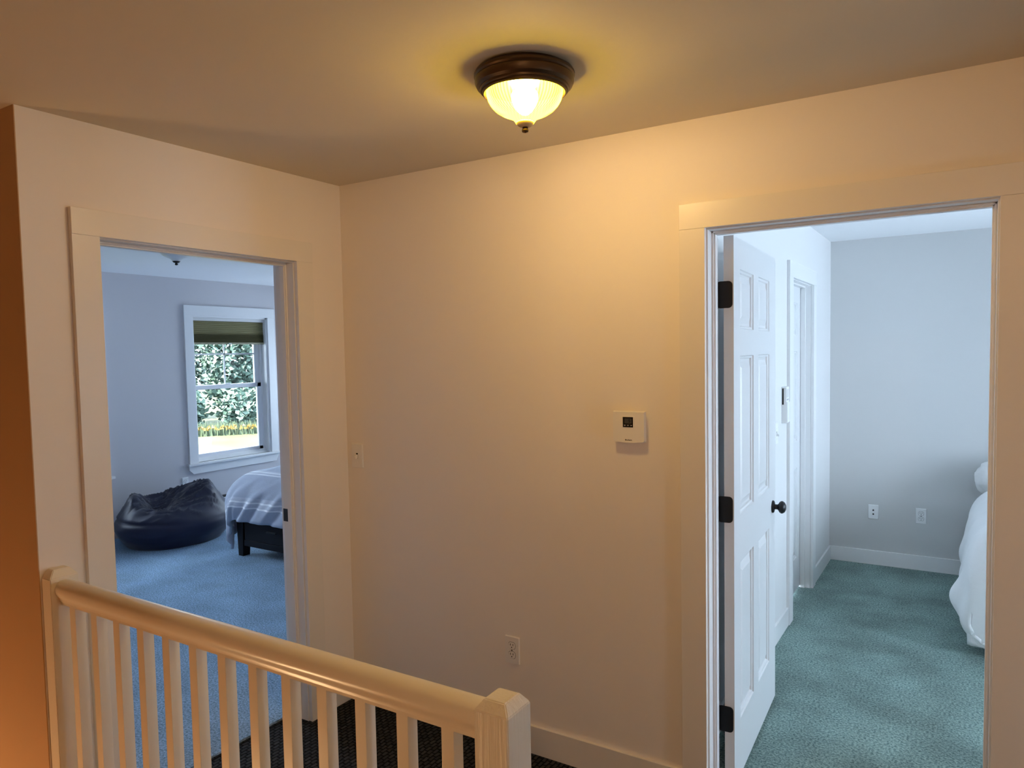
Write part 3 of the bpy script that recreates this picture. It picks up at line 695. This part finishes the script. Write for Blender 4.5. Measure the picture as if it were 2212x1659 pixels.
text('maker_mark', 'Braeburn', 0.0072, (tx, -0.0311, tz - 0.0465), (math.pi / 2, 0, 0), 'print', th)

# bedroom thermostat beside the closet
t2 = thing('thermostat', (XR, 1.778, 1.300), 'tall white thermostat beside the closet casing', 'thermostat')
p = Plate(t2, (XR, 1.778, 1.300), (0, 1, 0), (1, 0, 0))
p.prism('body', rrect(-0.036, 0.036, -0.100, 0.105, 0.003, 2), 0, 0.026, 'plastic_white', taper=0.001)
p.prism('screen', [(-0.026, 0.045), (0.026, 0.045), (0.026, 0.090), (-0.026, 0.090)], 0.0255, 0.0268, 'shade_rail')
p.prism('button', [(-0.022, 0.028), (0.022, 0.028), (0.022, 0.036), (-0.022, 0.036)], 0.0255, 0.0272, 'print_light')
p.prism('flap', [(-0.033, -0.095), (0.033, -0.095), (0.033, 0.020), (-0.033, 0.020)], 0.0255, 0.031, 'plastic_white', taper=0.001)
bm = bmesh.new(); add_box(bm, XR + 0.004, XR + 0.012, 1.7405, 1.7440, 1.305, 1.395); obj('side_vent', bm, 'dark', t2)

# ------------------------------------------------------------------ left bedroom furniture
# bean bag
def bean_bag():
    c = Vector((-3.575, 1.365, 0)); root = thing('bean_bag', c, 'dark navy bean bag slumped on the blue carpet under the window', 'bean bag')
    U = Vector((0.513, 0.859, 0)); V = Vector((-0.859, 0.513, 0))
    bm = bmesh.new(); nA, nS = 120, 56; R = 0.475
    def g(u, v, cu, cv, s, t=None): return math.exp(-((u - cu) ** 2 / (2 * s * s) + (v - cv) ** 2 / (2 * (t or s) ** 2)))
    rows = []
    for j in range(nS + 1):
        row = []
        t = j / nS
        for i in range(nA):
            a = 2 * math.pi * i / nA
            # side profile then top
            if t < 0.45:
                k = t / 0.45
                r = R * (0.80 + 0.20 * math.sin(min(1, k / 0.55) * math.pi / 2)) if k < 0.55 else R * (1 - 0.20 * ((k - 0.55) / 0.45) ** 2)
                z = 0.315 * k
            else:
                k = (t - 0.45) / 0.55
                r = R * 0.80 * (1 - k); z = 0.315 + 0.05 * math.sin(min(1, k * 3) * math.pi / 2)
            rr = r * (1 + 0.03 * math.sin(2 * a + 0.6) + 0.02 * math.sin(3 * a + 1.7))
            u = rr * math.cos(a); v = rr * math.sin(a)
            wgt = max(0.0, min(1.0, (t - 0.30) / 0.2))
            z += wgt * (0.115 * g(u, v, 0.15, 0.06, 0.15, 0.16) + 0.075 * g(u, v, 0.33, 0.0, 0.09, 0.15) + 0.115 * g(u, v, -0.30, 0.0, 0.065, 0.13) + 0.03 * g(u, v, -0.05, 0.30, 0.2, 0.08) - 0.105 * g(u, v, -0.09, -0.06, 0.13, 0.16))
            # wrinkles
            nz = noise.noise(Vector((u * 5, v * 5, 3.1)))
            ridge = (1 - abs(noise.noise(Vector((u * 5.5 + v * 4.0 + 0.7 * nz, v * 17 - u * 6.0, z * 3))) * 2)) ** 3
            z += wgt * 0.030 * (ridge - 0.3)
            side = 1 - wgt
            rr2 = 1 + side * (0.028 * noise.noise(Vector((math.cos(a) * 2.2, math.sin(a) * 2.2, z * 9))) + 0.010 * noise.noise(Vector((a * 3, 0, z * 26))))
            # slump groove on the left front
            grv = math.exp(-((z - 0.20 - 0.04 * math.cos(a - 3.6)) / 0.014) ** 2) * max(0, math.cos(a - 3.75)) ** 2
            rr2 -= 0.05 * grv
            P = c + U * (u * rr2) + V * (v * rr2); row.append(bm.verts.new((P.x, P.y, max(z, 0.0))))
        rows.append(row)
    for A, B in zip(rows, rows[1:-1]):
        for i in range(nA): bm.faces.new((A[i], A[(i + 1) % nA], B[(i + 1) % nA], B[i]))
    last = rows[-2]; cv = bm.verts.new(sum((v.co for v in last), Vector()) / nA)
    for i in range(nA): bm.faces.new((last[i], last[(i + 1) % nA], cv))
    bm.faces.new(rows[0][::-1])
    for v in rows[-1]: bm.verts.remove(v)
    bmesh.ops.recalc_face_normals(bm, faces=bm.faces)
    obj('fabric_cover', bm, 'bean', root, False, True)
    # seam piping along the rim
    bm = bmesh.new()
    ring = [rows_co for rows_co in [None]]
    bm.free()
    return root
bean_bag()

def duvet(name, cx0, cx1, cy0, cy1, zt, hang, R, m, parent, seed, crown, fold, flip=(1, 1, 1, 1), n=90, thick=0.0, wave=1.0):
    """draped cover: bed top rectangle cx0..cx1, cy0..cy1; hang = overhang (x-,x+,y-,y+)"""
    bm = bmesh.new(); uvl = bm.loops.layers.uv.new('UVMap')
    xs = [cx0 - hang[0] + (cx1 - cx0 + hang[0] + hang[1]) * i / n for i in range(n + 1)]
    ys = [cy0 - hang[2] + (cy1 - cy0 + hang[2] + hang[3]) * i / n for i in range(n + 1)]
    G = []
    for y in ys:
        row = []
        for x in xs:
            px, py = min(max(x, cx0), cx1), min(max(y, cy0), cy1)
            ox, oy = x - px, y - py; o = math.hypot(ox, oy)
            # crown of the filling
            ex = min(px - cx0, cx1 - px); ey = min(py - cy0, cy1 - py)
            e = min(1, max(0, ex) / 0.45) ; f = min(1, max(0, ey) / 0.45)
            cr_ = crown * (1 - (1 - e) ** 2) * (1 - (1 - f) ** 2)
            z = zt + cr_ + 0.010 * noise.noise(Vector((x * 4, y * 4, seed)))
            X, Y = px, py
            if o > 1e-6:
                dx, dy = ox / o, oy / o; th_ = min(o / R, math.pi / 2)
                hh = R * math.sin(th_); dr = R * (1 - math.cos(th_)) + max(0, o - R * math.pi / 2)
                s = (px + py) if True else 0
                depth = min(1, dr / 0.25)
                wv = math.sin((x - y) * 26 * wave + seed + 2.2 * noise.noise(Vector((x * 5, y * 5, seed)))) + 0.6 * math.sin((x - y) * 47 * wave + seed * 2)
                hh += fold * depth * wv + 0.02 * depth
                # curl in at hem
                X += dx * hh; Y += dy * hh; z -= dr
            row.append(bm.verts.new((X, Y, z)))
        G.append(row)
    for j in range(n):
        for i in range(n):
            fc = bm.faces.new((G[j][i], G[j][i + 1], G[j + 1][i + 1], G[j + 1][i]))
            for lp, (ii, jj) in zip(fc.loops, ((i, j), (i + 1, j), (i + 1, j + 1), (i, j + 1))):
                lp[uvl].uv = (xs[ii], ys[jj])
    o = obj(name, bm, m, parent, False, True)
    sm = o.modifiers.new('thickness', 'SOLIDIFY'); sm.thickness = 0.022; sm.offset = -1
    return o

# left bed
bx0, bx1, by0, by1 = -2.588, -0.98, 1.288, 3.42
lb = thing('storage_bed', ((bx0 + bx1) / 2, (by0 + by1) / 2, 0), 'black wooden storage bed seen through the left doorway', 'bed')
for lx, ly in ((bx0, by0), (bx1 - 0.09, by0), (bx0, by1 - 0.09), (bx1 - 0.09, by1 - 0.09)):
    bm = bmesh.new()
    vs = add_box(bm, lx, lx + 0.088, ly, ly + 0.088, 0.0, 0.36, 0.0)
    for v in vs:
        if v.co.z < 0.01:
            v.co.x = lx + 0.044 + (v.co.x - lx - 0.044) * 0.62 - (0.014 if lx == bx0 else -0.014); v.co.y = ly + 0.044 + (v.co.y - ly - 0.044) * 0.75
    obj('leg', bm, 'black_wood', lb)
box('foot_apron', (bx0 + 0.085, bx1 - 0.085, by0 + 0.006, by0 + 0.040, 0.090, 0.140), 'black_wood', lb, 0.003)
box('foot_rail', (bx0 + 0.085, bx1 - 0.085, by0 + 0.004, by0 + 0.040, 0.345, 0.372), 'black_wood', lb, 0.003)
xm = (bx0 + bx1) / 2
for a, b in ((bx0 + 0.092, xm - 0.006), (xm + 0.006, bx1 - 0.092)):
    dr = box('drawer', (a, b, by0 + 0.008, by0 + 0.05, 0.143, 0.342), 'black_wood', lb, 0.003)
    hx = (a + b) / 2 + (-0.0)
    box('pull', (hx - 0.055, hx + 0.055, by0 - 0.022, by0 - 0.010, 0.236, 0.247), 'black_metal', dr, 0.003)
box('side_rail', (bx0 + 0.004, bx0 + 0.04, by0 + 0.085, by1 - 0.085, 0.10, 0.36), 'black_wood', lb, 0.003)
box('side_rail', (bx1 - 0.04, bx1 - 0.004, by0 + 0.085, by1 - 0.085, 0.10, 0.36), 'black_wood', lb, 0.003)
box('headboard', (bx0, bx1, by1 - 0.03, by1 + 0.03, 0.10, 1.15), 'black_wood', lb, 0.005)
box('platform', (bx0 + 0.04, bx1 - 0.04, by0 + 0.05, by1 - 0.04, 0.33, 0.372), 'black_wood', lb)
mt = box('mattress', (bx0 + 0.03, bx1 - 0.03, by0 + 0.03, by1 - 0.06, 0.372, 0.62), 'mattress', None, 0.05)
tag(mt, 'mattress under the striped cover on the black bed', 'mattress')
dv = duvet('striped_comforter', bx0 + 0.10, bx1 - 0.06, by0 + 0.16, by1 - 0.35, 0.690, (0.60, 0.50, 0.50, 0.0), 0.23, 'duvet_striped', None, 1.7, 0.13, 0.014)
tag(dv, 'grey blue comforter with pale stripes hanging over the black bed', 'comforter')

# baseboard heater on the window wall
ht = thing('baseboard_heater', (XW + 0.03, 2.7, 0), 'long baseboard heater on the wall beneath the bedroom window', 'heater')
box('cover', (XW, XW + 0.060, 2.02, 4.25, 0.02, 0.150), 'heater', ht, 0.004)
box('top_slot', (XW, XW + 0.052, 2.02, 4.25, 0.150, 0.172), 'dark', ht)
box('damper', (XW, XW + 0.056, 2.02, 4.25, 0.172, 0.184), 'heater', ht, 0.002)
box('back_panel', (XW, XW + 0.030, 2.02, 4.25, 0.184, 0.205), 'dark', ht)

# ------------------------------------------------------------------ right bedroom bed
rb = thing('platform_bed', (3.45, 2.62, 0), 'bed under the white duvet in the right bedroom', 'bed')
box('frame', (2.66, 4.2, 1.97, 3.38, 0.12, 0.30), 'black_wood', rb, 0.01)
for lx, ly in ((2.72, 2.02), (4.1, 2.02), (2.72, 3.28), (4.1, 3.28)): box('leg', (lx, lx + 0.06, ly, ly + 0.06, 0, 0.12), 'black_wood', rb)
m2 = box('mattress', (2.66, 4.2, 1.97, 3.38, 0.30, 0.54), 'mattress', None, 0.05); tag(m2, 'mattress under the white duvet', 'mattress')

def white_duvet():
    bm = bmesh.new(); ny, nt = 96, 64
    G = []
    for j in range(ny + 1):
        q = j / ny
        f = max(0.0, (q - 0.74) / 0.26)                       # 0 on the bed, 0..1 down over the foot
        y = 3.14 + (2.02 - 3.14) * min(1.0, q / 0.74)
        corner = math.exp(-((q - 0.76) / 0.10) ** 2)
        hem = 0.15 - 0.085 * min(1.0, q / 0.74)
        xe = 2.487 + 0.05 * f
        row = []
        for i in range(nt + 1):
            t = i / nt
            if t < 0.40:                                      # top, from the bed's middle to the edge
                k = t / 0.40; X = 3.6 + (2.72 - 3.6) * k; Z = 0.72 - 0.05 * k ** 3
            elif t < 0.58:                                    # rounded edge
                a = (t - 0.40) / 0.18 * math.pi / 2; X = 2.72 - 0.200 * math.sin(a); Z = 0.67 - 0.20 * (1 - math.cos(a))
            else:                                             # hanging side, bulging and tucked at the hem
                k = (t - 0.58) / 0.42
                X = 2.52 + (xe - 2.52) * math.sin(min(1, k / 0.55) * math.pi / 2) + 0.075 * max(0, (k - 0.55) / 0.45) ** 2; Z = 0.47 + (hem - 0.47) * k
                X -= 0.062 * math.exp(-((q - 0.70) / 0.055) ** 2 - ((k - 0.55) / 0.24) ** 2)
                X += 0.016 * k * math.sin(q * 19 + 3.0 * k + 1.4 * noise.noise(Vector((q * 4, k * 2, 0.3))))
            Y = y
            if f > 0:
                a = f * math.pi / 2
                Y = y - 0.13 * math.sin(min(1, f * 1.6) * math.pi / 2) + 0.03 * max(0, f - 0.7)
                Z = hem + (Z - hem) * max(0.0, 1 - f ** 1.5)
                X += 0.02 * f * math.sin(X * 20)
            X += 0.012 * noise.noise(Vector((Y * 6, Z * 6, 5))); Z = max(0.03, Z + 0.012 * noise.noise(Vector((X * 7, Y * 7, 2))))
            row.append(bm.verts.new((X, Y, Z)))
        G.append(row)
    for A, B in zip(G, G[1:]):
        for i in range(nt): bm.faces.new((A[i], A[i + 1], B[i + 1], B[i]))
    bmesh.ops.recalc_face_normals(bm, faces=bm.faces)
    o = obj('white_duvet', bm, 'white_duvet', None, False, True)
    s = o.modifiers.new('thickness', 'SOLIDIFY'); s.thickness = 0.03; s.offset = 0
    return tag(o, 'white duvet draped over the bed at the right doorway edge', 'duvet')
white_duvet()
def pillow(x, y, z, sx, sy, sz, label):
    bm = bmesh.new(); bmesh.ops.create_uvsphere(bm, u_segments=48, v_segments=24, radius=1)
    for v in bm.verts:
        c = v.co.copy()
        X = math.copysign(abs(c.x) ** 0.55, c.x); Y = math.copysign(abs(c.y) ** 0.55, c.y)
        k = 1 + 0.05 * noise.noise(Vector((c.x * 4, c.y * 4, c.z * 4)))
        v.co = (x + X * sx * k, y + Y * sy * k, z + c.z * sz * k)
    o = obj('pillow', bm, 'pillow', None, False, True); return tag(o, label, 'pillow')
pillow(2.90, 3.29, 0.72, 0.36, 0.11, 0.15, 'white pillow at the head of the white bed')

# ------------------------------------------------------------------ outdoors, seen through the window
struct(box('ground', (-90, -4.6, -60, 110, -2.95, -2.75), 'lawn'), 'sunlit lawn beyond the bedroom window', 'lawn')
random.seed(7)
LEAF = {}
def tree(x, y, h, r, label, cmat, n=4200):
    t = thing('tree', (x, y, -2.75), label, 'tree', 'trees beyond the lawn')
    bm = bmesh.new(); lathe(bm, [(0.20, 0), (0.14, 0.4), (0.11, h * 0.5), (0.03, h * 0.9)], 8, (x, y, -2.75)); obj('trunk', bm, 'bark', t)
    bm = bmesh.new()
    for k in range(n):
        while True:
            p = Vector((random.uniform(-1, 1), random.uniform(-1, 1), random.uniform(-1, 1)))
            if 0.35 < p.length < 1: break
        p *= 1 + 0.25 * noise.noise(p * 2.3 + Vector((x, y, 0)))
        c = Vector((x + p.x * r, y + p.y * r, -2.75 + h * 0.52 + p.z * h * 0.50))
        s = random.uniform(0.12, 0.26)
        a = Vector((random.gauss(0, 1), random.gauss(0, 1), random.gauss(0, 0.6))).normalized(); b = a.cross(Vector((random.gauss(0, 1), random.gauss(0, 1), random.gauss(0, 1)))).normalized()
        bm.faces.new([bm.verts.new(c + q) for q in (a * s, b * s * 0.6, -a * s, -b * s * 0.6)])
    o = obj('crown', bm, cmat, t); return t
base = Vector((-38.0, 27.0)); along = Vector((0.59, 0.81))
TL = ['dark leafy tree straight behind the window, with a bare lower trunk', 'tall green tree seen at the left of the window panes', 'tree seen at the right edge of the window panes',
      'tree beyond the lawn, hidden left of the window', 'tree beyond the lawn, hidden right of the window', 'background tree standing behind the nearest dark tree', 'background tree behind the left window panes', 'outer tree of the row, far left', 'outer tree of the row, far right']
spots = [(0.5, 0, 8.5, 1.9), (-4.3, 0.3, 9.0, 2.0), (5.2, 0.2, 9, 2.0), (-9.5, 0.3, 9, 2.1), (10.3, 0.3, 9.5, 2.1), (3.4, 7.2, 12, 2.6), (-2.9, 7.2, 12, 2.6), (-16, 0, 10, 2.6), (16, 1, 10, 2.6)]
for (s, d, h, r), lab in zip(spots, TL):
    p_ = base + along * s + Vector((-0.81, 0.59)) * d
    tree(p_.x, p_.y, h, r, lab, 'leaf_a' if int(s * 10) % 2 == 0 else 'leaf_b')
for k, (s_, d_) in enumerate(((-8.2, -3.7), (-5.2, -3.7), (-2.2, -3.7), (0.9, -3.7), (3.8, -3.7), (6.8, -3.7))):
    p_ = base + along * s_ + Vector((-0.81, 0.59)) * d_
    t_ = tree(p_.x, p_.y, 2.5, 1.2, ['low bush furthest left along the lawn, outside the window view', 'low bush second from the left along the lawn', 'low bush under the left window panes', 'low bush below the tree trunk in the window', 'low bush under the right window panes', 'low bush furthest right along the lawn, outside the window view'][k], 'leaf_b', 1500); t_.name = 'shrub'; t_['category'] = 'shrub'; t_['group'] = 'bushes along the lawn'
def tufts(name, n, m, w, h, depth, sl, label, cat, yo):
    bm = bmesh.new()
    for k in range(n):
        q = base + along * random.uniform(-sl, sl) + Vector((0.81, -0.59)) * random.uniform(*depth)
        hh = h * random.uniform(0.5, 1.1); a = random.uniform(0, 6.3); dx, dy = w * math.cos(a), w * math.sin(a); z = -2.75 + yo * random.uniform(0.6, 1.0)
        bm.faces.new([bm.verts.new(v) for v in ((q.x - dx, q.y - dy, z), (q.x + dx, q.y + dy, z), (q.x + dx * 0.3 + random.uniform(-.1, .1), q.y + dy * 0.3, z + hh))])
    o = obj(name, bm, m); return tag(o, label, cat, None, 'stuff')
tufts('tall_grass', 6000, 'fern', 0.05, 0.75, (5.2, 6.2), 12, 'tall unmown grass at the foot of the trees', 'grass', 0.0)
tufts('yellow_wildflowers', 220, 'flower', 0.09, 0.16, (6.4, 6.8), 4, 'yellow wildflowers blooming in front of the trees', 'flowers', 0.55)
